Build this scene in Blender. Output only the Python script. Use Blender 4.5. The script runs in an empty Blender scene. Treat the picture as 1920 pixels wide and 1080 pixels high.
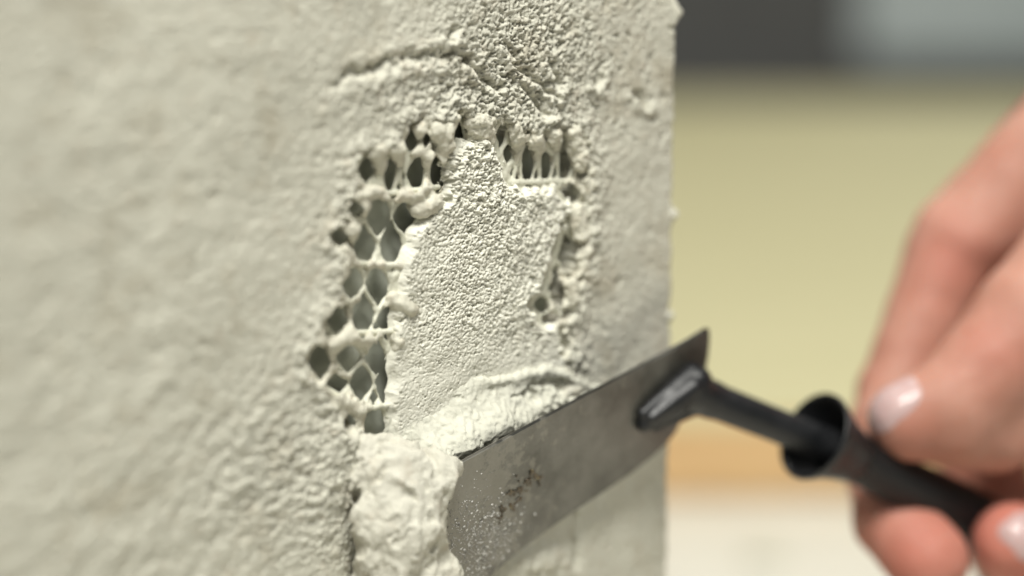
import bpy, bmesh, math, random
import numpy as np
from mathutils import Vector, Matrix
random.seed(7)
SC = bpy.context.scene
COL = SC.collection

# ------------------------------------------------------------------ camera
PITCH = math.radians(12.0)
CAM = np.array([0.0, 0.0, 0.205])
FPX = 85.0 / 36.0 * 1920.0                     # focal length in photograph pixels
cam_d = bpy.data.cameras.new('camera')
cam_d.lens = 85.0; cam_d.sensor_width = 36.0
cam_d.clip_start = 0.01; cam_d.clip_end = 50.0
cam_d.dof.use_dof = True
cam_d.dof.focus_distance = 0.496
cam_d.dof.aperture_fstop = 3.7
cam = bpy.data.objects.new('camera', cam_d); COL.objects.link(cam)
cam.location = CAM; cam.rotation_euler = (math.pi / 2 - PITCH, 0, 0)
SC.camera = cam

# ------------------------------------------------------------------ light
w = bpy.data.worlds.new('World'); SC.world = w; w.use_nodes = True
bg = w.node_tree.nodes['Background']
bg.inputs[0].default_value = (0.93, 0.97, 0.92, 1); bg.inputs[1].default_value = 0.14
def area(name, loc, target, size, power, col):
    l = bpy.data.lights.new(name, 'AREA'); l.shape = 'DISK'; l.size = size
    l.energy = power; l.color = col
    o = bpy.data.objects.new(name, l); COL.objects.link(o); o.location = loc
    d = Vector(target) - Vector(loc)
    o.rotation_euler = d.to_track_quat('-Z', 'Y').to_euler()
    return o
area('ceiling_lamp', (0.03, 0.02, 1.06), (0.0, 0.5, 0.08), 0.42, 20.0, (1.0, 0.985, 0.92))
area('front_fill', (-0.25, -0.40, 0.75), (0.0, 0.5, 0.08), 0.6, 1.0, (1.0, 0.975, 0.92))  # added weak fill from the front left, softens shade on panel and hand
area('backdrop_fill', (0.40, 1.55, 1.6), (0.38, 1.5, -0.08), 0.5, 14.0, (1.0, 0.975, 0.90))  # added light that brightens the board behind and rims the top of the hand
SC.view_settings.view_transform = 'Standard'
SC.view_settings.look = 'None'
SC.view_settings.exposure = 0.07
SC.view_settings.gamma = 1.0
SC.render.engine = 'CYCLES'
SC.cycles.use_denoising = True
SC.cycles.max_bounces = 8

# ------------------------------------------------------------------ helpers
cp, sp = math.cos(PITCH), math.sin(PITCH)
RT = np.array([1.0, 0, 0]); FW = np.array([0, cp, -sp]); UP = np.array([0, sp, cp])
def P(px, py, d):
    """point seen at photograph pixel (px,py) at depth d metres"""
    return CAM + d * (FW + RT * ((px - 960) / FPX) + UP * ((540 - py) / FPX))
def ray(px, py): return P(px, py, 1.0) - CAM
TH = math.radians(45)
U = np.array([math.cos(TH), math.sin(TH), 0]); N = np.array([math.sin(TH), -math.cos(TH), 0]); ZV = np.array([0, 0, 1.0])
B0 = P(900, 540, 0.5); B0 = np.array([B0[0], B0[1], 0.0])
def wall(a, z, h):                              # mm in panel coordinates -> metres in the world
    a = np.asarray(a, float)[..., None]; z = np.asarray(z, float)[..., None]; h = np.asarray(h, float)[..., None]
    return B0 + 0.001 * (a * U + z * ZV + h * N)
def on_wall(px, py, h=0.0):                     # pixel -> (a, z) mm on the panel plane lifted by h mm
    r = ray(px, py); q = B0 + N * h * 0.001
    t = np.dot(q - CAM, N) / np.dot(r, N)
    p = CAM + r * t - B0
    return np.dot(p, U) * 1000, p[2] * 1000
def to_px(p):
    d = p - CAM; z = d @ FW
    return 960 + FPX * (d @ RT) / z, 540 - FPX * (d @ UP) / z

def tri_hash(seed):
    r = np.random.RandomState(seed); return r.permutation(1024)
def perlin(x, y, z=None, seed=0):
    p = tri_hash(seed); p = np.concatenate([p, p, p])
    x = np.asarray(x, float); y = np.asarray(y, float)
    xi = np.floor(x).astype(int); yi = np.floor(y).astype(int)
    xf = x - xi; yf = y - yi
    f = lambda t: t * t * t * (t * (t * 6 - 15) + 10)
    u, v = f(xf), f(yf); xi &= 1023; yi &= 1023
    ang = np.random.RandomState(seed + 99).rand(1024) * 2 * np.pi
    if z is None:
        gx, gy = np.cos(ang), np.sin(ang)
        def g(ix, iy, dx, dy):
            k = p[p[ix & 1023] + (iy & 1023)] & 1023
            return gx[k] * dx + gy[k] * dy
        a = g(xi, yi, xf, yf); b = g(xi + 1, yi, xf - 1, yf)
        c = g(xi, yi + 1, xf, yf - 1); d = g(xi + 1, yi + 1, xf - 1, yf - 1)
        return ((a + u * (b - a)) + v * ((c + u * (d - c)) - (a + u * (b - a)))) * 1.5
    z = np.asarray(z, float); zi = np.floor(z).astype(int); zf = z - zi; wv = f(zf); zi &= 1023
    G = np.random.RandomState(seed + 55).randn(1024, 3); G /= np.linalg.norm(G, axis=1)[:, None]
    def g(ix, iy, iz, dx, dy, dz):
        k = p[p[p[ix & 1023] + (iy & 1023)] + (iz & 1023)] & 1023
        return G[k, 0] * dx + G[k, 1] * dy + G[k, 2] * dz
    r = 0
    out = []
    for dz in (0, 1):
        a = g(xi, yi, zi + dz, xf, yf, zf - dz); b = g(xi + 1, yi, zi + dz, xf - 1, yf, zf - dz)
        c = g(xi, yi + 1, zi + dz, xf, yf - 1, zf - dz); d = g(xi + 1, yi + 1, zi + dz, xf - 1, yf - 1, zf - dz)
        e = a + u * (b - a); h = c + u * (d - c); out.append(e + v * (h - e))
    return (out[0] + wv * (out[1] - out[0])) * 1.5
def fbm(x, y, s, o=4, seed=0, g=0.5):
    t = 0; a = 1.0
    for k in range(o):
        t = t + a * perlin(x / s, y / s, seed=seed + k * 13); s *= 0.5; a *= g
    return t
def fbm3(q, s, o=3, seed=0, g=0.5):
    t = 0; a = 1.0
    for k in range(o):
        t = t + a * perlin(q[..., 0] / s, q[..., 1] / s, q[..., 2] / s, seed=seed + k * 13); s *= 0.5; a *= g
    return t
def grains(x, y, s, seed=0):
    """rounded grains lying side by side (1 minus the distance to the nearest grain centre)"""
    xi = np.floor(x / s).astype(int); yi = np.floor(y / s).astype(int)
    r = np.random.RandomState(seed); T = r.rand(256, 256, 3)
    best = np.full(np.shape(x), 9.0)
    for dx in (-1, 0, 1):
        for dy in (-1, 0, 1):
            t = T[(xi + dx) & 255, (yi + dy) & 255]
            ddx = (xi + dx + t[..., 0]) - x / s; ddy = (yi + dy + t[..., 1]) - y / s
            best = np.minimum(best, np.sqrt(ddx * ddx + ddy * ddy) / (0.65 + 0.6 * t[..., 2]))
    return np.sqrt(np.clip(1 - best * best, 0, 1))
def sst(x, a, b):
    t = np.clip((x - a) / (b - a), 0, 1); return t * t * (3 - 2 * t)
def poly_sd(px, py, poly):
    """signed distance in pixels, negative inside"""
    poly = np.asarray(poly, float); d = np.full(px.shape, 1e18); s = np.zeros(px.shape, bool)
    for i in range(len(poly)):
        x0, y0 = poly[i]; x1, y1 = poly[(i + 1) % len(poly)]
        ex, ey = x1 - x0, y1 - y0
        t = np.clip(((px - x0) * ex + (py - y0) * ey) / (ex * ex + ey * ey + 1e-9), 0, 1)
        d = np.minimum(d, (px - x0 - t * ex) ** 2 + (py - y0 - t * ey) ** 2)
        if y0 != y1:
            c = ((y0 > py) != (y1 > py)) & (px < (x1 - x0) * (py - y0) / (y1 - y0) + x0)
            s ^= c
    return np.where(s, -1, 1) * np.sqrt(d)
def line_d(px, py, pts):
    d = np.full(px.shape, 1e9); side = np.zeros(px.shape)
    for (x0, y0), (x1, y1) in zip(pts[:-1], pts[1:]):
        ex, ey = x1 - x0, y1 - y0
        t = np.clip(((px - x0) * ex + (py - y0) * ey) / (ex * ex + ey * ey), 0, 1)
        q = np.hypot(px - x0 - t * ex, py - y0 - t * ey)
        m = q < d; d = np.where(m, q, d)
        side = np.where(m, (py - y0 - t * ey), side)
    return d, side

def mesh(name, verts, faces, mat, parent=None, smooth=True):
    me = bpy.data.meshes.new(name)
    verts = np.asarray(verts, np.float64)
    if parent is not None: verts = verts - np.array(parent.location)
    verts = verts.astype(np.float32)
    if isinstance(faces, np.ndarray):
        nf, k = faces.shape
        me.vertices.add(len(verts)); me.vertices.foreach_set('co', verts.ravel())
        me.loops.add(nf * k); me.loops.foreach_set('vertex_index', faces.astype(np.int32).ravel())
        me.polygons.add(nf); me.polygons.foreach_set('loop_start', np.arange(0, nf * k, k, dtype=np.int32))
        me.update(calc_edges=True); me.validate()
    else:
        me.from_pydata([tuple(map(float, v)) for v in verts], [], faces)
    me.polygons.foreach_set('use_smooth', [smooth] * len(me.polygons))
    me.materials.append(mat); me.update()
    o = bpy.data.objects.new(name, me); COL.objects.link(o)
    if parent is not None: o.parent = parent
    return o
def tag(o, label=None, cat=None, group=None, kind=None):
    for k, v in (('label', label), ('category', cat), ('group', group), ('kind', kind)):
        if v: o[k] = v
    return o
def empty(name, loc):
    o = bpy.data.objects.new(name, None); o.empty_display_size = 0.02; COL.objects.link(o); o.location = loc; return o
def grid_faces(nx, ny, keep=None):
    i = np.arange(nx * ny).reshape(nx, ny)
    f = np.stack([i[:-1, :-1], i[1:, :-1], i[1:, 1:], i[:-1, 1:]], -1).reshape(-1, 4)
    if keep is not None: f = f[keep.reshape(-1)]
    return f
def compact(v, f):
    used = np.zeros(len(v), bool); used[f.ravel()] = True
    m = np.cumsum(used) - 1
    return v[used], m[f]
def surface_nets(F, org, h):
    """closed surface of the field F < 0 on a regular grid"""
    S = F < 0
    nx, ny, nz = F.shape
    cs = [(i, j, k) for i in (0, 1) for j in (0, 1) for k in (0, 1)]
    cnt = sum(S[i:nx - 1 + i, j:ny - 1 + j, k:nz - 1 + k].astype(np.int8) for i, j, k in cs)
    act = (cnt > 0) & (cnt < 8)
    I = np.argwhere(act)
    idx = np.full(act.shape, -1, np.int64); idx[act] = np.arange(len(I))
    val = {c: F[I[:, 0] + c[0], I[:, 1] + c[1], I[:, 2] + c[2]] for c in cs}
    acc = np.zeros((len(I), 3)); n = np.zeros(len(I))
    for c in cs:
        for ax in range(3):
            if c[ax] == 0:
                e = list(c); e[ax] = 1; e = tuple(e)
                a, b = val[c], val[e]; m = (a < 0) != (b < 0)
                t = np.where(m, a / np.where(m, a - b, 1), 0)
                p = np.array(c, float)[None] + t[:, None] * (np.arange(3) == ax)[None]
                acc += p * m[:, None]; n += m
    v = (I + acc / n[:, None]) * h + np.array(org)
    faces = []
    for ax in range(3):
        b, c = (ax + 1) % 3, (ax + 2) % 3
        sl0 = [slice(None)] * 3; sl1 = [slice(None)] * 3
        sl0[ax] = slice(0, -1); sl1[ax] = slice(1, None)
        s0, s1 = S[tuple(sl0)], S[tuple(sl1)]
        E = np.argwhere(s0 != s1)
        ok = (E[:, b] > 0) & (E[:, c] > 0) & (E[:, b] < F.shape[b] - 1) & (E[:, c] < F.shape[c] - 1)
        E = E[ok]; fl = s0[E[:, 0], E[:, 1], E[:, 2]]
        q = []
        for db, dc in ((-1, -1), (0, -1), (0, 0), (-1, 0)):
            T = E.copy(); T[:, b] += db; T[:, c] += dc
            q.append(idx[T[:, 0], T[:, 1], T[:, 2]])
        q = np.stack(q, 1)
        q = np.where(fl[:, None], q, q[:, ::-1])
        faces.append(q)
    f = np.concatenate(faces); f = f[(f >= 0).all(1)]
    return v, f
def cone_sd(Q, a, b, ra, rb):
    """distance to a limb that tapers from ra at a to rb at b"""
    a = np.asarray(a, float); b = np.asarray(b, float); ab = b - a
    L2 = ab @ ab + 1e-12
    t = np.clip(((Q - a) @ ab) / L2, 0, 1)
    d = Q - a - t[..., None] * ab
    return np.sqrt((d * d).sum(-1)) - (ra + (rb - ra) * t)
def smin(a, b, k):
    h = np.clip(0.5 + 0.5 * (b - a) / k, 0, 1)
    return b + (a - b) * h - k * h * (1 - h)

# ------------------------------------------------------------------ materials
class NT:
    def __init__(s, name):
        m = bpy.data.materials.new(name); m.use_nodes = True
        s.m = m; s.t = m.node_tree; s.b = s.t.nodes['Principled BSDF']
    def n(s, typ, **kw):
        x = s.t.nodes.new(typ)
        for k, v in kw.items(): setattr(x, k, v)
        return x
    def l(s, a, b): s.t.links.new(a, b)
    def coord(s): 
        g = s.n('ShaderNodeNewGeometry'); return g.outputs['Position']
    def noise(s, scale, detail=4, rough=0.55, vec=None):
        x = s.n('ShaderNodeTexNoise'); x.inputs['Scale'].default_value = scale
        x.inputs['Detail'].default_value = detail; x.inputs['Roughness'].default_value = rough
        s.l(vec or s.coord(), x.inputs['Vector']); return x.outputs['Fac']
    def ramp(s, fac, stops):
        r = s.n('ShaderNodeValToRGB'); e = r.color_ramp.elements
        while len(e) < len(stops): e.new(0.5)
        for q, (p, c) in zip(e, stops): q.position = p; q.color = (*c, 1)
        s.l(fac, r.inputs[0]); return r.outputs[0]
    def mix(s, fac, a, b, mode='MIX'):
        x = s.n('ShaderNodeMix', data_type='RGBA', blend_type=mode)
        for sock, v in ((x.inputs[0], fac), (x.inputs[6], a), (x.inputs[7], b)):
            if isinstance(v, (int, float)): sock.default_value = v
            elif isinstance(v, tuple): sock.default_value = (*v, 1)
            else: s.l(v, sock)
        return x.outputs[2]
    def bump(s, h, dist, strength=1.0, prev=None):
        x = s.n('ShaderNodeBump'); x.inputs['Distance'].default_value = dist; x.inputs['Strength'].default_value = strength
        s.l(h, x.inputs['Height'])
        if prev is not None: s.l(prev, x.inputs['Normal'])
        return x.outputs['Normal']
    def set(s, **kw):
        for k, v in kw.items():
            k = k.replace('_', ' ')
            sock = s.b.inputs[k]
            if isinstance(v, (int, float)): sock.default_value = v
            elif isinstance(v, tuple): sock.default_value = (*v, 1) if len(v) == 3 and sock.type == 'RGBA' else v
            else: s.l(v, sock)
        return s.m
def plaster(name, c0, c1, c2, fine=0.00022, stain=0.35, blot=0.0):
    t = NT(name)
    big = t.noise(45, 5, 0.6); mid = t.noise(260, 4, 0.6); fin = t.noise(1700, 3, 0.6)
    c = t.ramp(big, [(0.3, c0), (0.7, c1)])
    c = t.mix(t.ramp(mid, [(0.56, (0, 0, 0)), (0.72, (stain,) * 3)]), c, c2)
    if blot: c = t.mix(t.ramp(t.noise(75, 4, 0.65), [(0.54, (0, 0, 0)), (0.72, (blot,) * 3)]), c, tuple(x * y for x, y in zip(c0, (0.78, 0.735, 0.675))))
    n1 = t.bump(fin, fine, 1.0)
    n2 = t.bump(t.noise(650, 4, 0.6), fine * 2.0, 0.8, n1)
    return t.set(Base_Color=c, Roughness=0.92, Normal=n2, Specular_IOR_Level=0.25)
M_COAT = plaster('aged plaster', (0.51, 0.498, 0.42), (0.565, 0.553, 0.47), (0.435, 0.385, 0.305), 0.00026, 0.45, 0.8)
M_RIM = plaster('rough plaster', (0.56, 0.54, 0.45), (0.60, 0.585, 0.49), (0.50, 0.43, 0.32), 0.0002, 0.5, 0.5)
M_PATCH = plaster('granular plaster', (0.64, 0.63, 0.545), (0.69, 0.68, 0.59), (0.56, 0.52, 0.43), 0.00012, 0.2)
M_FRESH = plaster('fresh mortar', (0.535, 0.53, 0.45), (0.585, 0.58, 0.495), (0.58, 0.545, 0.45), 0.00012, 0.15)
M_LUMP = plaster('wet mortar', (0.50, 0.485, 0.41), (0.56, 0.545, 0.47), (0.40, 0.34, 0.26), 0.0002, 0.4, 0.5)
t = NT('coated lath'); M_LATH = t.set(Base_Color=t.ramp(t.noise(400), [(0.3, (0.58, 0.575, 0.47)), (0.7, (0.66, 0.655, 0.55))]), Roughness=0.6, Normal=t.bump(t.noise(1500), 0.0001))
t = NT('grey backing board'); M_BACK = t.set(Base_Color=t.ramp(t.noise(160, 4), [(0.3, (0.34, 0.355, 0.295)), (0.7, (0.46, 0.475, 0.41))]), Roughness=0.8)

# ------------------------------------------------------------------ the plastered panel
A_EDGE = on_wall(1266, 540)[0]
panel = empty('plastered_panel', wall(-30, -82, -10))
tag(panel, 'upright panel coated in rough cream plaster with a broken hole baring lath', 'plastered panel')
HOLE = [(768,238),(800,230),(848,238),(862,208),(885,228),(930,228),(943,222),(975,250),(1010,258),(1045,245),(1075,238),(1096,290),(1102,335),(1100,372),(1092,398),(1096,440),(1090,480),(1086,520),(1070,575),(1062,605),(1062,640),(1060,720),(1000,800),(850,870),(720,850),(690,832),(672,800),(645,805),(640,775),(600,715),(580,690),(582,655),(605,632),(612,592),(640,565),(652,540),(645,508),(655,472),(625,450),(640,425),(665,395),(655,378),(690,350),(678,320),(690,290),(735,285),(765,275)]
PATCH = [(845,345),(838,300),(852,268),(890,264),(915,248),(945,290),(958,318),(960,345),(1010,350),(1052,345),(1078,368),(1080,395),(1060,425),(1062,450),(1050,490),(1034,520),(1010,556),(1002,580),(1028,602),(1050,614),(1055,650),(1100,715),(1000,800),(860,870),(745,860),(738,760),(742,690),(744,600),(752,545),(762,500),(776,440),(803,408),(838,378)]

# the slots between the strands: centre, half width, half height in the photograph
SLOTS = [(770,260,10,20),(799,257,6,13),(688,315,12,23),(736,332,15,33),(781,325,14,28),(819,322,13,32),(668,386,12,14),(709,402,17,32),(757,407,16,24),(638,441,13,14),(682,460,16,32),(732,460,15,37),
         (661,530,15,25),(707,533,16,32),(633,595,15,25),(680,592,16,34),(725,602,14,28),(598,673,18,30),(652,668,16,24),(703,667,14,28),(630,715,16,19),(677,717,16,27),(724,717,15,37),(703,616,5,10),(700,745,5,11),(655,788,10,16),(702,797,17,34),
         (859,253,7,21),(938,249,7,20),(952,288,7,15),(987,310,13,36),(964,327,6,14),(1021,314,12,30),(1055,303,12,36),(1003,327,5,14),(1037,322,5,14),(1071,318,5,13),(1070,357,14,19),(1063,481,13,34),(1044,542,11,36),(1015,572,11,13),(1033,598,14,13)]
def slot_d(px, py, grow=1.0):
    d = np.full(np.shape(px), 1e3)
    for cx, cy, hw, hh in SLOTS:
        m = (np.abs(px - cx) < 70) & (np.abs(py - cy) < 90)
        if not m.any(): continue
        x_, y_ = px[m], py[m]
        gy = 1 + (grow - 1) * 0.8; q = (np.abs(x_ - cx - (y_ - cy) * (((cx * 7 + cy * 13) % 11) - 5) * 0.014) / (hw * grow)) ** 1.02 + (np.abs(y_ - cy) / (hh * gy)) ** 1.55
        d[m] = np.minimum(d[m], (np.maximum(q, 1e-4) ** 0.62 - 1) * hw * grow)
    return d

def axis(parts):
    out = []
    for a, b, s in parts: out.append(np.arange(a, b, s))
    return np.concatenate(out)
ga = axis([(-190, -110, 2.0), (-110, -50, 0.42), (-50, A_EDGE - 0.01, 0.23)])
gz = axis([(-82, 14, 2.0), (14, 174, 0.235), (174, 206, 2.0)])
A, Z = np.meshgrid(ga, gz, indexing='ij')
PX, PY = to_px(wall(A, Z, 0 * A))
h = 0.45 * fbm(A, Z, 30, 2, 3) + 0.17 * fbm(A, Z, 9, 3, 5) + 0.10 * fbm(A, Z, 1.6, 3, 8, 0.7) - 0.25 * sst(fbm(A, Z, 5, 3, 9), 0.45, 0.9)
# smeared streaks at the lower left, running up to the right
ca, sa = math.cos(0.75), math.sin(0.75)
sm = fbm((A * ca + Z * sa) * 0.35, (-A * sa + Z * ca), 5.0, 3, 21)
h += 0.30 * sm * sst(PY + 0.25 * (500 - PX), 520, 980) * sst(PX, 700, 420)
h += 0.13 * fbm(A * 0.55, Z, 4.5, 3, 31) * sst(PX, 640, 300)
h += 0.22 * fbm(A, Z, 2.6, 4, 41, 0.8) * np.exp(-((PX - 560) / 190) ** 2 - ((PY - 880) / 170) ** 2) * 2.2
# coarse scraped area over the hole
rough = np.exp(-((PX - 985) / 125) ** 2 - ((PY - 130) / 120) ** 2)
rough2 = np.exp(-((PX - 790) / 170) ** 2 - ((PY - 190) / 60) ** 2)
h -= 0.7 * sst(fbm(A, Z, 2.4, 3, 66, 0.6), 0.5, 0.8) * sst(PX, 780, 900) * sst(PY, 330, 200)
h += 0.06 * perlin(A / .6, Z / .5, seed=67) * sst(PX, 450, 700) + 0.05 * grains(A, Z, .8, 68) * sst(PX, 500, 700)
rr = np.clip(rough * 1.25 + rough2 * 0.5, 0, 1) * sst(PX, 1180, 1080) + 0.12
q1 = perlin(A / 0.95, Z / 0.8, seed=47) + 0.6 * perlin(A / 0.6, Z / 0.5, seed=48) + 0.5 * perlin(A / 2.4, Z / 2.2, seed=49)
h += rr * (0.9 * (sst(q1, -0.9, 0.05) - 0.7) + 0.1 * q1 + 0.35 * fbm(A, Z, 1.5, 3, 51, 0.7) + 0.6 * np.minimum(0, fbm(A, Z, 4.5, 3, 61, 0.6) + 0.15))
# curved scrape with its raised lip, and the cracks that continue it
d, sd = line_d(PX + 6 * perlin(A / 2, Z / 2, seed=70), PY + 9 * perlin(A / 3, Z / 3, seed=71) + 5 * perlin(A / 1.1, Z / 1.1, seed=74), [(622,160),(655,138),(700,128),(750,108),(800,104),(850,106),(880,112)])
ra = 0.75 + 0.9 * fbm(A, Z, 3.5, 3, 77, 0.7)
h -= 1.35 * ra * np.exp(-(d / 11) ** 2) * sst(PX, 600, 660)
h += (0.35 + 0.65 * np.clip(ra, 0, 2)) * sst(PX, 590, 720) * (0.75 * np.exp(-((d - 24) / 16) ** 2) * (sd > 0) + 0.5 * np.exp(-((d - 16) / 16) ** 2) * (sd < 0))
for ln, dep in (([(868,108),(890,128),(905,148),(935,165)], 1.6), ([(955,85),(968,118),(1000,150),(1040,175)], 1.3), ([(985,165),(1010,195),(1022,215)], 1.4), ([(842,70),(850,55)], 1.2), ([(1035,120),(1050,160)], 1.2), ([(1200,180),(1207,195)], 1.5), ([(1128,120),(1118,160)], 0.9)):
    d, sd = line_d(PX + 7 * perlin(A / 2, Z / 2, seed=72), PY + 7 * perlin(A / 2, Z / 2, seed=73), ln)
    h -= dep * np.exp(-(d / 7) ** 2); h += 0.8 * np.exp(-((d - 14) / 8) ** 2) * (sd > 0)
# built up plaster beside and under the trowel
d, sd = line_d(PX, PY, [(640,860),(600,960),(610,1100)]); h += 2.0 * np.exp(-(d / 60) ** 2)
d, sd = line_d(PX + 4 * perlin(A / 3, Z / 3, seed=75), PY, [(1087,930),(1086,1000),(1080,1060)]); h -= 1.5 * np.exp(-(d / 7) ** 2)
h += 1.2 * np.exp(-((PX - 1010) / 60) ** 2 - ((PY - 1060) / 35) ** 2) * (0.6 + grains(A, Z, 3, 9))
# hole
nz = 7 * perlin(A / 2.2, Z / 2.2, seed=80) + 4 * perlin(A / 0.9, Z / 0.9, seed=81)
dh = poly_sd(PX, PY, HOLE) + nz
near = np.exp(-((dh - 16) / 16) ** 2)
dh = np.minimum(dh, slot_d(PX, PY, 1.3) * 1.8 - 2)
h += near * (0.5 + 0.7 * fbm(A, Z, 4, 3, 90)) + np.exp(-(np.maximum(dh, 0) / 40) ** 2) * (0.45 * (grains(A, Z, 1.9, 12) - 0.4) + 0.25 * (grains(A, Z, .95, 14) - .5) + 0.45 * fbm(A, Z, 1.8, 3, 13, .7))
k = sst(dh, 9, -9); h = h * (1 - k) + k * (-5.3)
# worn right-hand arris
e = (A_EDGE - A) + 0.5 * fbm(A * 0, Z, 7, 3, 95)
h -= 2.6 * (1 - sst(e, -0.4, 2.6)) ** 2
for zc, aw in ((on_wall(1264, 22)[1], 2.2), (on_wall(1266, 400)[1], 1.3), (on_wall(1264, 590)[1], 1.0)):
    h += 2.0 * np.exp(-((Z - zc) / aw) ** 2 - ((A - A_EDGE) / 2.2) ** 2)
# arris wobbles in and out, then the coat turns back along the side
wob = 0.45 * fbm(A * 0, Z, 6, 4, 97)
for zc, aw, am in ((on_wall(1264, 22)[1], 2.3, 1.1), (on_wall(1266, 400)[1], 1.3, 0.9), (on_wall(1266, 560)[1], 1.5, 0.4)):
    wob = wob + am * np.exp(-((Z - zc) / aw) ** 2)
AA = A + wob * sst(A, A_EDGE - 6, A_EDGE)
V = wall(AA, Z, h)
side = np.stack([wall(AA[-1] + 0.2 + 0.3 * min(j, 1), Z[-1], h[-1] - x) for j, x in enumerate((0.8, 3, 8, 15, 22))])
V = np.concatenate([V, side])
nx, ny = V.shape[:2]
kp = np.ones((nx - 1, ny - 1), bool)
kk = dh > -11
kp[:kk.shape[0] - 1] = kk[:-1, :-1] | kk[1:, 1:] | kk[1:, :-1] | kk[:-1, 1:]
v, f = compact(V.reshape(-1, 3), grid_faces(nx, ny, kp))
mesh('plaster_coat', v, f, M_COAT, panel)

# backing board: bevelled slab behind the lath
def slab(name, a0, a1, z0, z1, h0, h1, mat, parent, r=0.6):
    bm = bmesh.new()
    bmesh.ops.create_cube(bm, size=1)
    for q in bm.verts:
        x, y, zz = q.co
        p = wall(a0 + (x + .5) * (a1 - a0), z0 + (y + .5) * (z1 - z0), h0 + (zz + .5) * (h1 - h0)) - np.array(parent.location)
        q.co = p
    bmesh.ops.recalc_face_normals(bm, faces=bm.faces)
    bmesh.ops.bevel(bm, geom=bm.edges[:], offset=r * 0.001, segments=2, affect='EDGES')
    me = bpy.data.meshes.new(name); bm.to_mesh(me); bm.free(); me.materials.append(mat)
    o = bpy.data.objects.new(name, me); COL.objects.link(o); o.parent = parent; return o
slab('backing_board', -188, A_EDGE - 1.5, -81.5, 204, -21, -5.6, M_BACK, panel)

# ------------------------------------------------------------------ lath and ragged rim, grown as one skin each
class Field:
    """cones laid out on the panel, then skinned"""
    def __init__(s, lo, hi, hstep):
        s.h = hstep; s.lo = np.array(lo, float)
        n = np.ceil((np.array(hi) - s.lo) / hstep).astype(int) + 1
        g = [s.lo[i] + hstep * np.arange(n[i]) for i in range(3)]
        s.Q = np.stack(np.meshgrid(*g, indexing='ij'), -1).astype(np.float32)
        s.F = np.full(n, 9.0, np.float32)
    def cone(s, a, b, ra, rb, k=0.5):
        a = np.array(a, float); b = np.array(b, float); m = max(ra, rb) + 2.0
        i0 = np.maximum(0, np.floor((np.minimum(a, b) - m - s.lo) / s.h).astype(int))
        i1 = np.minimum(s.F.shape, np.ceil((np.maximum(a, b) + m - s.lo) / s.h).astype(int))
        if (i1 <= i0).any(): return
        sl = tuple(slice(x, y) for x, y in zip(i0, i1))
        s.F[sl] = smin(s.F[sl], cone_sd(s.Q[sl], a, b, ra, rb), k)
    def noise(s, sc, amp, o=3, seed=0):
        m = np.abs(s.F) < amp * 2 + 0.6
        s.F[m] += amp * fbm3(s.Q[m].astype(float), sc, o, seed, 0.6)
    def skin(s, name, mat, parent=None):
        s.F[0] = s.F[-1] = 9; s.F[:, 0] = s.F[:, -1] = 9; s.F[:, :, 0] = s.F[:, :, -1] = 9
        v, f = surface_nets(s.F.astype(float), s.lo, s.h)
        return mesh(name, wall(v[:, 0], v[:, 1], v[:, 2]), f[:, ::-1], mat, parent)
def W(px, py, hh): a, z = on_wall(px, py, hh); return (a, z, hh)
PM = 1 / 9.0                                            # mm per photograph pixel near the focus
lo = [on_wall(560, 200)[0], on_wall(560, 905)[1] - 4, -7.5]; hi = [on_wall(1125, 540)[0], on_wall(1110, 190)[1] + 4, 5]
F = Field(lo, hi, 0.24)
rng = random.Random(3)
j = lambda s=0.25: rng.uniform(-s, s)
A2, Z2 = F.Q[:, :, 0, 0].astype(float), F.Q[:, :, 0, 1].astype(float)
wc = -2.7 + 0.35 * perlin(A2 / 4, Z2 / 4, seed=150)
p2x, p2y = to_px(wall(A2, Z2, wc))
p2x = p2x + 2.2 * perlin(A2 / 1.6, Z2 / 1.6, seed=151); p2y = p2y + 2.2 * perlin(A2 / 1.6, Z2 / 1.6, seed=152)
D = slot_d(p2x, p2y, 1.38) / 8.5
tk = 0.78 + 0.25 * perlin(A2 / 2, Z2 / 2, seed=153)
th = np.where(D > 0, np.sqrt(np.clip(D, 0, .9) * (1.8 - np.clip(D, 0, .9))) / .9 * tk, np.maximum(D, -1.5) * 1.2)
F.F = (np.abs(F.Q[..., 2] - wc[..., None]) - th[..., None]).astype(np.float32)
for x0, y0, x1, y1 in ((672,358,742,362),(742,362,822,350),(640,492,752,497),(640,626,750,620),(600,722,676,768),(676,768,742,758),(955,342,1010,341),(1010,341,1098,338)):
    F.cone(W(x0, y0, -2.2), W(x1, y1, -2.0), 0.62, 0.55, 0.8)
for tx_, ty_, la, lb_ in ((973,284,961,977), (1009,290,996,1012), (1042,282,1030,1047), (1080,300,1064,1080), (800,318,792,808), (712,325,712,718), (748,318,738,752)):
    for lx in (la, lb_): F.cone(W(tx_, ty_, -2.0), W(lx, 340 if tx_ > 900 else 354, -2.4), 0.62, 0.36 + j(.05), 0.5)
F.noise(1.5, 0.14, 3, 4)
tag(F.skin('metal_lath', M_LATH, panel))

R = Field([lo[0] - 2, lo[1] - 2, -7.5], [hi[0] + 3, hi[1] + 3, 7.5], 0.25)
def blob(x0, y0, r0, h0, x1=None, y1=None, r1=None, h1=None, k=1.5):
    if x1 is None: x1, y1, r1, h1 = x0 + 2, y0 + 2, r0, h0
    q = 0.86 if x0 < 760 else 1.0
    R.cone(W(x0, y0, h0 - .45), W(x1, y1, h1 - .5), r0 * PM * q, r1 * PM * q, k)
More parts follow.
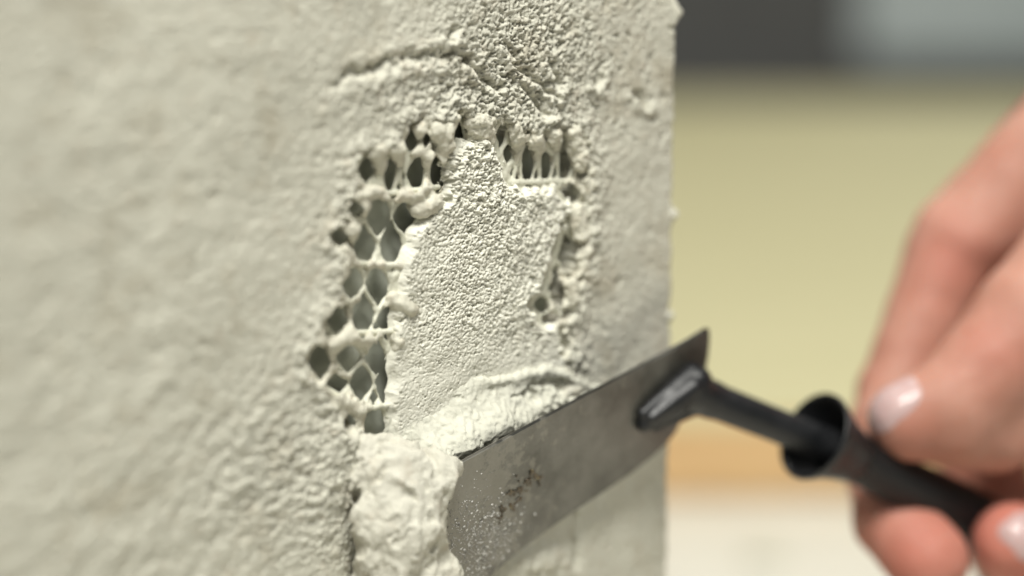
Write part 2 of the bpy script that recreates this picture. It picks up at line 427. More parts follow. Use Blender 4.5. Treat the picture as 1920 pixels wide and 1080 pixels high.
# from the upper left, clockwise round the hole
for b in [(757,240,12,0,760,262,8,-.8),(790,236,8,0,789,262,6,-1.5),(742,275,22,-.5,750,318,9,-2),(708,282,22,-.5,712,326,11,-2.2),(801,292,15,-.8,800,322,8,-2.2),
          (800,322,7,-2.2,792,350,4,-2.6),(800,322,7,-2.2,808,350,4,-2.6),(776,286,9,-1,800,268,9,-.5),(832,272,22,-.6,822,292,18,-1.2),(815,240,20,.3,838,255,18,-.3),
          (880,236,9,-.8,881,258,9,-1.4),(900,230,18,.2,912,258,20,-.6),(888,222,11,.2,892,250,10,-.5),(920,228,11,0,925,255,8,-1),
          (966,242,17,0,972,284,10,-1.8),(972,284,8,-1.8,960,336,4,-2.6),(972,284,8,-1.8,976,342,4.5,-2.4),
          (1003,258,19,0,1009,291,9,-1.8),(1009,291,8,-1.8,995,338,4,-2.6),(1009,291,8,-1.8,1012,338,5,-2.4),
          (1036,252,20,0,1042,280,8,-1.8),(1042,280,7,-1.8,1029,334,4,-2.5),(1042,280,7,-1.8,1047,334,4,-2.5),
          (1074,246,15,.4,1086,302,20,-.4),(1082,300,8,-1.6,1063,332,4,-2.4),(1086,305,8,-1.6,1078,330,4,-2.4),(1058,341,7,-1.6,1100,339,9,-1.2),(1102,345,15,-.2,1098,352,14,-.4),
          (1081,396,17,-.4,1088,436,18,0),(1097,470,17,0,1090,500,13,-.2),(1064,532,16,-.3,1072,560,16,0),(1050,572,11,-1,1040,578,7,-1.5),(1036,524,6,-1.6,1031,580,5,-1.9),(1046,520,5,-1.8,1038,560,4,-2),(1058,500,9,-1,1048,520,6,-1.6),
          # left side, upward
          (682,360,16,-.4,745,366,11,-1.4),(745,366,11,-1.4,818,348,12,-1),(790,352,13,-.9,768,362,12,-1.1),(812,384,20,-1,782,390,20,-1.4),(676,380,19,-.6,688,398,10,-1.9),(690,400,8,-2,706,438,6,-2.8),
          (655,430,20,-.5,668,446,16,-1),(640,468,16,0,655,486,14,-.6),(655,488,12,-.6,690,494,8,-1.8),(690,494,8,-1.8,748,497,8,-1.7),(640,500,16,.2,632,520,16,.2),
          (652,556,15,-.3,632,570,14,.1),(668,560,8,-2,655,556,12,-.6),(747,566,22,-1.2,770,580,16,-.4),(735,560,12,-1.6,716,578,7,-2.3),(652,578,9,-1.6,655,610,8,-1.8),
          (618,580,15,.2,592,590,15,.4),(600,638,18,0,590,620,16,.3),(626,645,16,-.6,656,626,19,-.5),(656,626,19,-.5,685,640,15,-1),(697,655,17,-1.2,690,640,13,-1.2),(685,628,10,-1.4,745,622,8,-1.5),(745,640,16,-1.2,738,655,10,-1.6),
          (624,650,10,-1.2,612,690,8,-2),(625,690,8,-2,600,720,9,-1),(630,700,6,-2.3,650,702,9,-2),(600,722,16,0,628,752,20,-.3),(628,752,20,-.3,676,768,14,-1),(660,735,9,-1.6,690,762,7,-1.8),(690,762,7,-1.8,738,758,7,-1.8),
          (672,780,10,-1.4,680,828,10,-1),(650,815,16,0,690,838,16,.2),(640,775,12,0,640,800,14,.2),(580,665,12,.2,582,700,14,.3)]:
    blob(*b)
# small crumbs of plaster clinging all round the rim
hp = HOLE[:21] + HOLE[25:]
for i in range(len(HOLE)):
    x0, y0 = HOLE[i]; x1, y1 = HOLE[(i + 1) % len(HOLE)]
    if min(y0, y1) > 640 and max(x0, x1) > 690: continue
    L = math.hypot(x1 - x0, y1 - y0); n = max(1, int(L / 11))
    for q in range(n):
        tt = (q + rng.random()) / n
        x, y = x0 + (x1 - x0) * tt + rng.gauss(0, 6), y0 + (y1 - y0) * tt + rng.gauss(0, 6)
        r_ = rng.uniform(4, 11)
        blob(x, y, r_, rng.uniform(-1.2, .7), x + rng.uniform(-9, 9), y + rng.uniform(-4, 10), r_ * rng.uniform(.5, 1), rng.uniform(-1.6, .5), 0.6)
R.noise(3.0, 0.55, 2, 14)
m_ = np.abs(R.F) < 1.2
Q_ = R.Q[m_].astype(float); tx, ty = to_px(wall(Q_[:, 0], Q_[:, 1], Q_[:, 2]))
R.F[m_] += (0.07 + 0.26 * sst(tx, 760, 900)) * fbm3(Q_, 1.1, 3, 18, 0.7)
m_ = R.F < 1.0
Q_ = R.Q[m_].astype(float); tx, ty = to_px(wall(Q_[:, 0], Q_[:, 1], Q_[:, 2]))
tx = tx + 3 * perlin(Q_[:, 0] / 1.4, Q_[:, 1] / 1.4, seed=161)
R.F[m_] = np.maximum(R.F[m_], -slot_d(tx, ty - 6, 1.24) / 9)
R.skin('ragged_rim', M_RIM, panel)

# ------------------------------------------------------------------ granular patch
def sheet(name, poly, hfun, step, mat, marg=16, floor=-4.0):
    c = np.array([on_wall(x, y) for x, y in poly])
    a = np.arange(c[:, 0].min() - 2, c[:, 0].max() + 2, step); z = np.arange(c[:, 1].min() - 2, c[:, 1].max() + 2, step)
    A, Z = np.meshgrid(a, z, indexing='ij'); PX, PY = to_px(wall(A, Z, 0 * A))
    d = poly_sd(PX, PY, poly)
    h, d = hfun(A, Z, PX, PY, d)
    k = sst(d, -marg, 2); h = h * (1 - k ** 2) + floor * k ** 2
    kk = d < 3
    keep = kk[:-1, :-1] & kk[1:, 1:] & kk[1:, :-1] & kk[:-1, 1:]
    f = grid_faces(len(a), len(z), keep)
    v, f = compact(wall(A, Z, h).reshape(-1, 3), f)
    # a skin with real thickness: back face a little behind
    return mesh(name, v, f, mat)
def patch_h(A, Z, PX, PY, d):
    rg = sst(PX + 0.6 * (420 - PY), 790, 900)
    d = d + 5 * perlin(A / 3, Z / 3, seed=101) + rg * (9 * perlin(A / 1.7, Z / 1.7, seed=104) + 7 * perlin(A / .75, Z / .75, seed=102))
    d = np.maximum(d, 3 - slot_d(PX, PY, 1.15) * 1.3)
    h = -0.4 + 0.6 * fbm(A, Z, 14, 2, 103) + 0.3 * sst(PY, 640, 480)
    coarse = np.clip(sst(PX + 0.35 * (560 - PY), 800, 1000) * 0.8 + sst(PY, 430, 330) * 0.9, 0.0, 1.3) * sst(PY, 700, 600)
    mid = 0.30 + 0.70 * sst(PY, 705, 610)
    q1 = perlin(A / 0.74, Z / 0.56, seed=107) + 0.75 * perlin(A / 0.44, Z / 0.36, seed=108) + 0.45 * perlin(A / 1.9, Z / 1.6, seed=109)
    h = h + mid * (0.30 + 0.30 * coarse) * (grains(A, Z, 0.92, 5) + 0.6 * grains(A, Z, 0.6, 6) - 1.0)
    h = h + mid * (0.28 + 0.34 * coarse) * (sst(q1, -0.85, 0.05) - 0.7) + 0.06 * mid * q1 + mid * 0.05 * perlin(A / .28, Z / .28, seed=106)
    h = h + coarse * 0.30 * fbm(A, Z, 2.0, 3, 110, 0.7) + 0.06 * fbm(A, Z, 2.2, 4, 111)
    # small pits
    h = h - 0.9 * sst(fbm(A, Z, 1.7, 3, 112, 0.6), 0.55, 0.85) * (mid + 0.3 * coarse)
    h = h + 1.2 * np.exp(-((PX - 905) / 40) ** 2 - ((PY - 275) / 35) ** 2) * (0.7 + 0.6 * fbm(A, Z, 3, 3, 113))
    h = h + 0.7 * np.exp(-(d / 14) ** 2) * (0.4 + fbm(A, Z, 2.5, 3, 114)) * sst(PX, 880, 980)
    return h, d
pt = sheet('plaster_patch', PATCH, patch_h, 0.14, M_PATCH, marg=15, floor=-2.4)
tag(pt, 'pale granular plaster patch spread over the lath in the middle of the hole', 'plaster')

# ------------------------------------------------------------------ mortar pushed ahead of the blade
RIDGE = [(728,900),(732,815),(748,782),(800,762),(835,742),(880,708),(960,694),(1040,676),(1078,700),(1100,706),(1125,716),(1150,730),(1100,790),(1000,850),(900,900),(800,930)]
FOLD = [(745,905),(760,840),(810,800),(870,765),(930,752),(985,762),(1012,785),(1030,800),(960,860),(870,905),(800,930)]
HOLLOW = [(950,742),(985,722),(1040,706),(1070,716),(1088,735),(1030,778),(1008,768),(985,752)]
BLADE_EDGE = [(870,862),(1330,615)]
def ridge_h(A, Z, PX, PY, d):
    wobx = 6 * perlin(A / 4, Z / 4, seed=120) + 3 * perlin(A / 1.2, Z / 1.2, seed=121)
    d = d + wobx
    h = -0.95 + 1.2 * np.exp(-((d + 14) / 11) ** 2) * sst(PX, 850, 930) + 5.7 * sst(-d, -14, 100) * (0.9 + 0.2 * fbm(A, Z, 11, 2, 122))
    df = poly_sd(PX, PY, FOLD) + wobx * 1.2
    h += 1.9 * sst(-df, -3, 42) ** 0.7
    h = h - 0.6 * sst(PX, 900, 760) * np.exp(-(d / 45) ** 2)
    dl = poly_sd(PX, PY, HOLLOW) + wobx * 1.3
    hol = sst(-dl, -4, 8)
    h = h - hol * (1.9 + 1.3 * (0.6 - grains(A, Z, 1.7, 8)) + 0.9 * fbm(A, Z, 2, 3, 123))
    h += 0.16 * fbm(A, Z, 7, 2, 124, 0.5) + 0.05 * (grains(A, Z, 1.0, 11) - .5) + 0.10 * fbm(A, Z, 1.4, 3, 126, 0.7) - 0.35 * sst(fbm(A, Z, 3.2, 3, 127, .6), 0.5, 0.9)
    return h, d
rd = sheet('mortar_ridge', RIDGE, ridge_h, 0.18, M_FRESH, marg=12, floor=-1.6)
tag(rd, 'bright fresh mortar bead folding up along the upper edge of the trowel blade', 'mortar')

# ------------------------------------------------------------------ trowel
def blade_plane():
    c = [wall(*W(870, 862, 9.0)), wall(*W(1330, 615, 11.5)), wall(*W(1040, 970, 4.0))]
    n = np.cross(c[1] - c[0], c[2] - c[0]); n /= np.linalg.norm(n)
    if n @ (CAM - c[0]) < 0: n = -n
    return c[0], n
BP, BN = blade_plane()
def on_blade(px, py, off=0.0):
    r = ray(px, py); t_ = ((BP + BN * off - CAM) @ BN) / (r @ BN); return CAM + r * t_
def depth_of(p): return (p - CAM) @ FW
t = NT('worn steel')
tc = t.coord()
mp = t.n('ShaderNodeMapping'); t.l(tc, mp.inputs[0]); mp.inputs['Rotation'].default_value = (0.3, 0.5, 0.78); mp.inputs['Scale'].default_value = (1, 12, 12)
br = t.noise(140, 5, 0.65, mp.outputs[0]); bl = t.noise(70, 4, 0.6)
col = t.mix(t.ramp(bl, [(0.35, (0, 0, 0)), (0.7, (0.8,) * 3)]), (0.11, 0.11, 0.102), (0.30, 0.298, 0.28))
col = t.mix(t.ramp(br, [(0.4, (0, 0, 0)), (0.75, (0.35,) * 3)]), col, (0.11, 0.10, 0.085))
dt = t.n('ShaderNodeVectorMath', operation='DOT_PRODUCT'); t.l(tc, dt.inputs[0])
bu_ = on_blade(1330, 615) - on_blade(870, 862); bl_ = np.linalg.norm(bu_); dt.inputs[1].default_value = tuple(bu_ / bl_)
mr = t.n('ShaderNodeMapRange'); t.l(dt.outputs['Value'], mr.inputs[0]); q0 = float(on_blade(870, 960) @ bu_ / bl_)
mr.inputs[1].default_value = q0 - 0.004; mr.inputs[2].default_value = q0 + 0.030; mr.inputs[3].default_value = 0.62; mr.inputs[4].default_value = 0.30
ad = t.n('ShaderNodeMath', operation='ADD'); t.l(mr.outputs[0], ad.inputs[0]); t.l(t.noise(260, 6, 0.7), ad.inputs[1])
dust = t.ramp(ad.outputs[0], [(0.92, (0, 0, 0)), (1.0, (0.45,) * 3)])
col = t.mix(dust, col, (0.30, 0.285, 0.24))
iv_ = t.n('ShaderNodeMath', operation='SUBTRACT'); iv_.inputs[0].default_value = 1.0; t.l(dust, iv_.inputs[1])
M_STEEL = t.set(Base_Color=col, Metallic=iv_.outputs[0], Roughness=t.ramp(bl, [(0.3, (0.30,) * 3), (0.7, (0.46,) * 3)]), Normal=t.bump(br, 0.00003, 0.6))
t = NT('black enamel'); nz_ = t.noise(300, 4)
M_BLACK = t.set(Base_Color=t.ramp(nz_, [(0.3, (0.005, 0.0055, 0.0065)), (0.7, (0.010, 0.0105, 0.012))]), Roughness=t.ramp(nz_, [(0.3, (0.36,) * 3), (0.7, (0.52,) * 3)]), Normal=t.bump(t.noise(500), 0.00012, 0.7))
t = NT('black rubber'); M_RUB = t.set(Base_Color=(0.008, 0.0082, 0.009), Specular_IOR_Level=0.35, Roughness=t.ramp(t.noise(200), [(0.3, (0.42,) * 3), (0.7, (0.58,) * 3)]), Normal=t.bump(t.noise(900), 0.00006, 0.6))

FL = P(1528, 818, 0.548)                                  # guard centre on the handle
HE = P(1905, 1020, 0.586)                                 # towards the butt of the handle
AX = (HE - FL) / np.linalg.norm(HE - FL)
trowel = empty('trowel', tuple(FL))
tag(trowel, 'small steel trowel with a black handle pressing mortar onto the panel', 'trowel')
BL = [(862,868),(1000,793),(1100,739),(1200,686),(1290,637),(1322,617),(1332,616),(1333,632),(1331,660),(1326,690),(1312,716),(1296,752),(1282,782),(1268,812),(1250,834),(1222,860),(1178,894),(1112,938),(1045,983),(985,1027),(930,1074),(905,1112),(860,1150),(800,1120),(800,960),(815,905)]
bm = bmesh.new()
top = [bm.verts.new(tuple(on_blade(x, y, 0.0) - FL)) for x, y in BL]
fc = bm.faces.new(top)
ex = bmesh.ops.extrude_face_region(bm, geom=[fc])
for q in ex['geom']:
    if isinstance(q, bmesh.types.BMVert): q.co -= Vector(BN) * 0.0009
bmesh.ops.recalc_face_normals(bm, faces=bm.faces)
bmesh.ops.bevel(bm, geom=[e for e in bm.edges if len(e.link_faces) == 2 and e.calc_face_angle(0) > 1.0], offset=0.00038, segments=3, affect='EDGES')
me = bpy.data.meshes.new('blade'); bm.to_mesh(me); bm.free(); me.materials.append(M_STEEL)
blade = bpy.data.objects.new('blade', me); COL.objects.link(blade); blade.parent = trowel

def skin_world(name, groups, hstep, mat, parent, noise=None, smooth_it=0):
    """groups: lists of world-space cones, blended inside a group and between groups"""
    pts = np.array([c[i] for g in groups for c in g[1] for i in (0, 1)]); rs = max(c[2] for g in groups for c in g[1])
    rs = max(rs, max(c[3] for g in groups for c in g[1]))
    lo = pts.min(0) - rs - 3 * hstep; hi = pts.max(0) + rs + 3 * hstep
    n = np.ceil((hi - lo) / hstep).astype(int) + 1
    Q = np.stack(np.meshgrid(*[lo[i] + hstep * np.arange(n[i]) for i in range(3)], indexing='ij'), -1)
    Fv = eval_groups(groups, Q)
    if noise: 
        m = np.abs(Fv) < noise[1] * 3; Fv[m] += noise[1] * fbm3(Q[m], noise[0], 3, noise[2], 0.6)
    v, f = surface_nets(Fv, lo, hstep)
    return mesh(name, v, f[:, ::-1], mat, parent)
def eval_groups(groups, Q):
    out = None
    for k_out, cones, k_in in groups:
        g = None
        for a, b, ra, rb in cones:
            d = cone_sd(Q, a, b, ra, rb); g = d if g is None else smin(g, d, k_in)
        out = g if out is None else smin(out, g, k_out)
    return out
# tang welded to the blade, then the round shank
tp = lambda x, y, o: on_blade(x, y, o)
nk = P(1330, 748, depth_of(on_blade(1322, 745)) - 0.0045)
sh = FL + AX * 0.002
sh = FL + AX * 0.0095
tg = [(0.0015, [(tp(1208, 793, .0006), tp(1262, 752, .0016), .0021, .0034), (tp(1262, 752, .0016), tp(1306, 716, .0022), .0034, .0036),
                (tp(1206, 776, .0004), tp(1298, 700, .0008), .0015, .0024), (tp(1230, 797, .0004), tp(1304, 752, .0012), .0016, .0032),
                (tp(1222, 784, .0022), tp(1300, 726, .0036), .0012, .0022),
                (tp(1300, 735, .0022), nk, .0042, .0042)], 0.0005),
      (0.0012, [(nk, nk * .55 + sh * .45, .0041, .0039), (nk * .55 + sh * .45, sh, .0039, .0041)], 0.0002)]
skin_world('tang', tg, 0.0004, M_BLACK, trowel)
# handle: turned round its axis, with a dished guard
Hx = np.cross(AX, UP); Hx /= np.linalg.norm(Hx); Hy = np.cross(AX, Hx)
def lathe(name, prof, mat, parent, seg=64):
    vs = []; fs = []
    for t_, r in prof:
        for i in range(seg):
            q = 2 * math.pi * i / seg
            vs.append(FL + AX * t_ * .001 + (Hx * math.cos(q) + Hy * math.sin(q)) * r * .001)
    for k in range(len(prof) - 1):
        for i in range(seg):
            fs.append((k * seg + i, k * seg + (i + 1) % seg, (k + 1) * seg + (i + 1) % seg, (k + 1) * seg + i))
    fs.append(tuple(range(seg))[::-1]); fs.append(tuple((len(prof) - 1) * seg + i for i in range(seg)))
    o = mesh(name, vs, fs, mat, parent)
    bm = bmesh.new(); bm.from_mesh(o.data); bmesh.ops.recalc_face_normals(bm, faces=bm.faces); bm.to_mesh(o.data); bm.free()
    return o
lathe('handle', [(9.2, 4), (9.3, 6.3), (12, 6.0), (17, 5.6), (24, 5.8), (34, 6.5), (48, 7.3), (64, 7.4), (78, 7.0), (86, 6.0), (89, 4), (90, .5)], M_RUB, trowel)
lathe('guard', [(9.0, 0.5), (8.6, 4.2), (6.5, 6.0), (3.5, 7.8), (0.8, 9.1), (-0.4, 9.7), (-0.75, 10.05), (-0.5, 10.4), (0.2, 10.45), (1.6, 9.9), (4.2, 8.6), (7.5, 7.4), (11.0, 6.5), (13.0, 6.1), (13.2, 5.6)], M_BLACK, trowel)
# wet grit stuck on the blade
t = NT('wet grit'); M_GRIT = t.set(Base_Color=t.ramp(t.noise(900), [(0.35, (0.20, 0.195, 0.18)), (0.65, (0.72, 0.71, 0.67))]), Roughness=0.12, Specular_IOR_Level=0.8)
ico = bmesh.new(); bmesh.ops.create_icosphere(ico, subdivisions=1, radius=1)
iv = np.array([q.co[:] for q in ico.verts]); fi = np.array([[q.index for q in x.verts] for x in ico.faces]); ico.free()
vs = []; fs = []
BU = on_blade(1330, 615) - on_blade(870, 862); BU /= np.linalg.norm(BU); BV = np.cross(BN, BU)
g = np.random.RandomState(5); cnt = 0
while cnt < 1300:
    x = g.normal(900, 40); y = g.normal(1015, 45)
    if poly_sd(np.array([x]), np.array([y]), BL)[0] > -8: continue
    if y > 1085 or (x - 850) * 0.55 + (y - 860) < 40: continue
    s_ = g.uniform(.06, .17) if g.rand() < .9 else g.uniform(.17, .34)
    c = on_blade(x, y, 0.00005)
    vs.append(c + (iv[:, :1] * BU * g.uniform(.8, 1.4) + iv[:, 1:2] * BV + iv[:, 2:] * BN * .5) * s_ * .001)
    fs.append(fi + 12 * cnt if len(iv) == 12 else fi + len(iv) * cnt); cnt += 1
gr = mesh('wet_grit', np.concatenate(vs), np.concatenate(fs), M_GRIT, blade.parent)
gr['kind'] = 'stuff'
# dried smear on the blade: thin raised film with an uneven outline
SM = [(965,905),(985,885),(1010,878),(1020,890),(1008,908),(985,925),(972,950),(950,972),(935,985),(925,970),(945,940)]
t = NT('brown smear'); M_SMEAR = t.set(Base_Color=t.ramp(t.noise(380, 5, 0.7), [(0.35, (0.07, 0.055, 0.035)), (0.58, (0.11, 0.085, 0.05)), (0.72, (0.36, 0.31, 0.15))]), Roughness=0.35, Normal=t.bump(t.noise(900), 0.0003))
xs, ys = np.meshgrid(np.arange(885, 1030, 2.0), np.arange(850, 1000, 2.0), indexing='ij')
dd = poly_sd(xs, ys, SM) + 18 * perlin(xs / 15, ys / 15, seed=200) + 10 * perlin(xs / 6, ys / 6, seed=201) + 6
hh = 0.35 * sst(-dd, 0, 8) * (0.3 + grains(xs, ys, 9, 31)) - 0.05
vv = np.stack([[on_blade(xs[i, q], ys[i, q], hh[i, q] * .001) for q in range(xs.shape[1])] for i in range(xs.shape[0])])
kk = dd < 2; keep = kk[:-1, :-1] & kk[1:, 1:] & kk[1:, :-1] & kk[:-1, 1:]
v, f = compact(vv.reshape(-1, 3), grid_faces(*xs.shape, keep))
mesh('dried_smear', v, f[:, ::-1], M_SMEAR, trowel)

# ------------------------------------------------------------------ mortar lump round the blade's lower left end
l0 = W(600, 1200, 0); l1 = W(930, 820, 0)
L = Field([on_wall(615, 900)[0], on_wall(700, 1230)[1], -2], [on_wall(905, 900)[0] + 2, on_wall(800, 800)[1] + 4, 24], 0.36)
def lb(x0, y0, r0, h0, x1, y1, r1, h1, k=3.0):
    L.cone(W(x0, y0, h0), W(x1, y1, h1), r0 * PM, r1 * PM, k)
lb(700,860,34,2.5, 735,890,50,5.0); lb(735,890,50,5, 748,985,72,7); lb(748,985,72,7, 752,1120,78,7.5); lb(752,1120,78,7.5, 760,1230,80,7)
lb(735,885,45,5, 815,885,38,8.5); lb(815,885,38,8.5, 838,885,24,9.5); lb(800,920,32,9, 812,975,24,10.5); lb(800,960,30,10, 806,1020,28,11); lb(800,1020,32,10, 815,1080,36,11); lb(815,1080,36,11, 830,1150,40,11)
lb(780,870,26,8, 850,872,14,10.5, 1.0); lb(690,950,30,6,690,1200,32,5)
lb(640,915,34,-1.5, 705,858,36,2); lb(705,858,34,2, 790,850,26,6)
L.noise(9, 1.3, 2, 300)
m_ = np.abs(L.F) < 4; Q_ = L.Q[m_].astype(float) * np.array([1.0, .75, 1.0])
L.F[m_] -= 1.5 * (0.55 - np.abs(fbm3(Q_, 6.5, 2, 311)) * 1.6) + 0.55 * (0.45 - np.abs(fbm3(Q_, 2.4, 2, 315)) * 1.5)
L.F += 0.55
L.noise(1.2, 0.16, 3, 320)
lp = L.skin('mortar_lump', M_LUMP)
tag(lp, 'thick soft mortar lump bulging around the lower left end of the trowel blade', 'mortar')

# ------------------------------------------------------------------ the hand
t = NT('skin')
n1 = t.noise(55, 4); n2 = t.noise(240, 3)
c = t.ramp(n1, [(0.3, (0.37, 0.17, 0.122)), (0.7, (0.46, 0.25, 0.19))])
c = t.mix(t.ramp(n2, [(0.5, (0, 0, 0)), (0.8, (0.3,) * 3)]), c, (0.42, 0.15, 0.09))
fl = t.n('ShaderNodeAttribute', attribute_name='flush')
c = t.mix(fl.outputs['Fac'], c, (0.46, 0.115, 0.085))
M_SKIN = t.set(Base_Color=c, Roughness=0.6, Specular_IOR_Level=0.3, Subsurface_Weight=0.35, Subsurface_Radius=(1.0, 0.35, 0.2), Subsurface_Scale=0.0035, Normal=t.bump(t.noise(900, 4), 0.00012, 0.7))
t = NT('nail'); M_NAIL = t.set(Base_Color=t.ramp(t.noise(120), [(0.3, (0.43, 0.285, 0.275)), (0.7, (0.48, 0.345, 0.335))]), Roughness=0.4, Specular_IOR_Level=0.3, Subsurface_Weight=0.2, Subsurface_Radius=(1.0, 0.4, 0.3), Subsurface_Scale=0.002, Coat_Weight=0.2)
def chain(*pts, k_out=0.0012, k_in=0.0012):
    q = [(P(x, y, d), r * d / FPX) for x, y, r, d in pts]
    return (k_out, [(q[i][0], q[i + 1][0], q[i][1], q[i + 1][1]) for i in range(len(q) - 1)], k_in)
HAND = [
    chain((2230,330,200,.612),(2120,520,180,.606),(2160,760,150,.612),(2210,900,130,.62), k_in=.012),                       # palm and heel
    chain((2230,330,190,.612),(2480,20,175,.62),(2900,-420,215,.64),(3300,-800,235,.65), k_out=.012, k_in=.01),             # wrist and forearm
    chain((2130,120,112,.606),(1965,285,100,.606),(1802,452,93,.603),(1784,480,86,.603),(1732,600,74,.599),(1678,735,70,.593),(1664,800,67,.587),(1655,900,66,.580),(1672,975,72,.570),(1740,1050,78,.562), k_out=.004),   # index finger
    chain((2160,560,150,.590),(2020,515,120,.572),(1935,592,106,.564),(1856,692,101,.561),(1786,752,88,.559),(1694,784,68,.557), k_out=.0012),
    chain((1715,800,58,.560),(1792,800,80,.562),(1862,792,96,.567), k_out=.006),   # thumb pad pressed on the handle   # thumb
    chain((2150,380,110,.622),(2000,560,90,.628),(1900,700,84,.622),(1842,850,86,.612),(1868,985,78,.604),(1940,1100,80,.588),(1950,1060,84,.574),(1900,1018,76,.566), k_out=.001),   # middle finger
    chain((2230,480,105,.634),(2110,660,88,.640),(2040,820,78,.636),(2010,1000,74,.622),(2040,1110,78,.604),(2060,1100,76,.592), k_out=.001),   # ring finger
    chain((2300,600,95,.640),(2210,780,76,.646),(2150,930,68,.640),(2130,1060,64,.626),(2150,1120,66,.610), k_out=.001),   # little finger
]
skin_ev = lambda Q: eval_groups(HAND, Q)
person = skin_world('person', HAND, 0.0013, M_SKIN, None, noise=(0.012, 0.0004, 400))
vv = np.empty(len(person.data.vertices) * 3, np.float32); person.data.vertices.foreach_get('co', vv); vv = vv.reshape(-1, 3)
fl_ = np.zeros(len(vv))
for x, y, d_, r_, q_ in ((1735,1055,.562,.013,.75),(1690,1010,.566,.012,.5),(1905,1020,.566,.014,.85),(1784,480,.594,.011,.35),(1755,560,.595,.008,.25),(1690,800,.557,.008,.3),(1860,880,.612,.016,.6),(1850,650,.55,.010,.2),(2050,1090,.592,.014,.8)):
    fl_ = np.maximum(fl_, q_ * np.exp(-((vv - P(x, y, d_)) ** 2).sum(1) / r_ ** 2))
at = person.data.attributes.new('flush', 'FLOAT', 'POINT'); at.data.foreach_set('value', fl_.astype(np.float32))
tag(person, 'bare right hand with thumb and curled fingers gripping the black trowel handle', 'hand')
def nail(name, cx, cy, tx, ty, ln, wd, d0, nrm, parent):
    """curved plate laid on the fingertip: sphere-traced onto the skin"""
    C = P(cx, cy, d0); T = P(cx + tx, cy + ty, d0) - C; T /= np.linalg.norm(T)
    nrm = np.array(nrm, float); nrm -= T * (nrm @ T); nrm /= np.linalg.norm(nrm); S = np.cross(nrm, T)
    a, b = np.meshgrid(np.linspace(-1, 1, 25), np.linspace(-1, 1, 25), indexing='ij')
    # squarish outline with rounded corners
    rr = (np.abs(a) ** 3.2 + np.abs(b) ** 3.2) ** (1 / 3.2); mx = np.maximum(np.abs(a), np.abs(b)); s_ = np.where(rr > 0, mx / np.maximum(rr, 1e-6), 1)
    a2, b2 = a * s_, b * s_
    Q = C + nrm * 0.03 + T * (a2 * ln / 2)[..., None] + S * (b2 * wd / 2)[..., None]
    for _ in range(60): Q = Q - nrm * skin_ev(Q)[..., None] * 0.8
    edge = np.maximum(np.abs(a), np.abs(b)) ** 4
    lift = 0.0006 * (1 - edge) - 0.0003 * edge + 0.0002 * (a > .6)
    Q = Q + nrm * lift[..., None]
    n_ = 25; top = Q.reshape(-1, 3); bot = (Q - nrm * 0.0008).reshape(-1, 3)
    f1 = grid_faces(n_, n_); f2 = f1[:, ::-1] + n_ * n_
    return mesh(name, np.concatenate([top, bot]), np.concatenate([f1, f2]), M_NAIL, parent)
nail('thumbnail', 1685, 766, -0.84, 0.52, .0148, .0110, .555, -FW * 0.70 + UP * 0.72 - RT * 0.10, person)
nail('fingernail', 1915, 1008, -0.55, -0.8, .011, .010, .560, -FW * 0.9 + RT * 0.35, person)

# ------------------------------------------------------------------ the bench behind
def box(name, x0, x1, y0, y1, z0, z1, mat, parent=None, r=0.002):
    bm = bmesh.new(); bmesh.ops.create_cube(bm, size=1)
    off = np.array(parent.location) if parent is not None else np.zeros(3)
    for q in bm.verts:
        q.co = Vector((x0 + (q.co.x + .5) * (x1 - x0), y0 + (q.co.y + .5) * (y1 - y0), z0 + (q.co.z + .5) * (z1 - z0))) - Vector(off)
    bmesh.ops.bevel(bm, geom=bm.edges[:], offset=r, segments=2, affect='EDGES')
    me = bpy.data.meshes.new(name); bm.to_mesh(me); bm.free(); me.materials.append(mat)
    o = bpy.data.objects.new(name, me); COL.objects.link(o)
    if parent is not None: o.parent = parent
    return o
t = NT('white table'); M_TABLE = t.set(Base_Color=t.ramp(t.noise(14, 5, 0.6), [(0.35, (0.60, 0.575, 0.49)), (0.65, (0.70, 0.675, 0.59))]), Roughness=0.5)
t = NT('pale wood'); mp = t.n('ShaderNodeMapping'); t.l(t.coord(), mp.inputs[0]); mp.inputs['Scale'].default_value = (2, 22, 22)
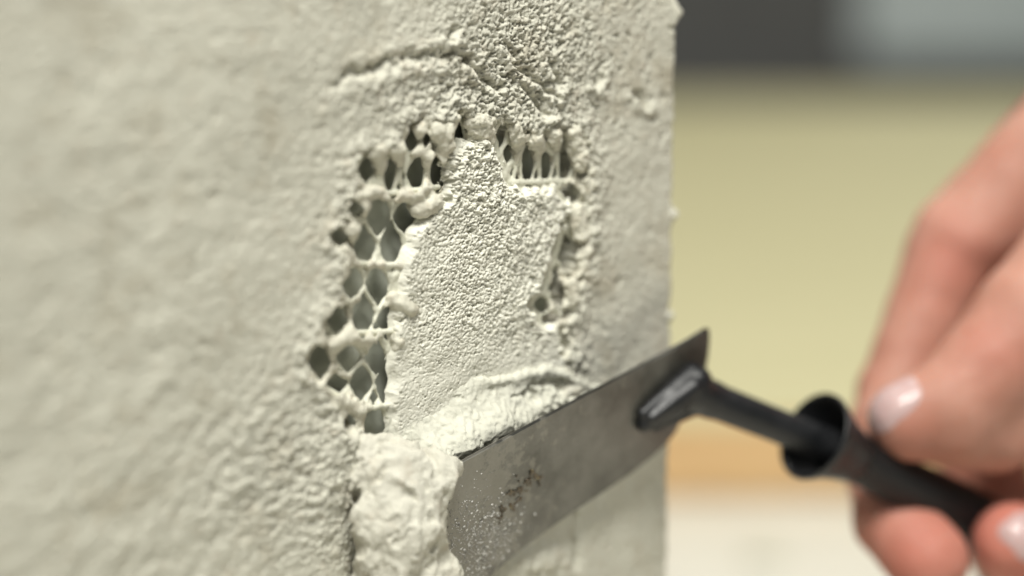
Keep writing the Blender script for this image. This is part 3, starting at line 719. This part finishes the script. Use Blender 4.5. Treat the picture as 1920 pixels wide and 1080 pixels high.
M_WOOD = t.set(Base_Color=t.ramp(t.noise(3, 5, 0.6, mp.outputs[0]), [(0.3, (0.57, 0.53, 0.31)), (0.7, (0.63, 0.585, 0.36))]), Roughness=0.6)
t = NT('orange edge'); M_EDGE = t.set(Base_Color=t.ramp(t.noise(40), [(0.3, (0.60, 0.395, 0.195)), (0.7, (0.67, 0.455, 0.23))]), Roughness=0.55)
t = NT('dark paint'); M_DARK = t.set(Base_Color=t.ramp(t.noise(9), [(0.3, (0.055, 0.056, 0.058)), (0.7, (0.075, 0.076, 0.078))]), Roughness=0.55)
t = NT('blue grey paint'); M_BLUE = t.set(Base_Color=t.ramp(t.noise(7), [(0.3, (0.34, 0.39, 0.41)), (0.7, (0.42, 0.47, 0.49))]), Roughness=0.5)
tb = box('table', -0.6, 1.2, 0.2, 2.7, -0.112, -0.082, M_TABLE); tag(tb, 'white plaster dusted table top under the panel and trowel', 'table')
bd = empty('wooden_board', (0.4, 0.96, -0.082)); tag(bd, 'broad pale wooden board with an orange front edge lying behind the panel', 'board')
box('board_top', -0.5, 1.2, 0.943, 1.937, -0.0815, -0.0505, M_WOOD, bd, 0.004)
box('edge_band', -0.5, 1.2, 0.939, 0.9428, -0.0813, -0.0509, M_EDGE, bd, 0.0015)
cb = empty('cabinet', (0.2, 2.2, -0.082)); tag(cb, 'dark grey cabinet with a pale blue grey panel standing beyond the wooden board', 'cabinet')
box('cabinet_body', -0.6, 1.2, 2.12, 2.5, -0.0815, 0.7, M_DARK, cb, 0.006)
box('panel', 0.301, 0.82, 2.100, 2.1195, -0.040, 0.6, M_BLUE, cb, 0.006)
# ------------------------------------------------------------------ a crumb of plaster fallen on the table
r_ = ray(1432, 1052); cpt = CAM + r_ * ((-0.082 - CAM[2]) / r_[2])
crumb = skin_world('plaster_crumb', [(0.001, [(cpt + np.array([-.004, 0, .002]), cpt + np.array([.003, .002, .0025]), .0034, .0045), (cpt + np.array([.003, .002, .002]), cpt + np.array([.006, -.002, .0015]), .003, .0022)], 0.002)], 0.0007, M_RIM, None, noise=(0.004, 0.0009, 500))
tag(crumb, 'small grey plaster crumb lying on the white table right of the panel', 'crumb')
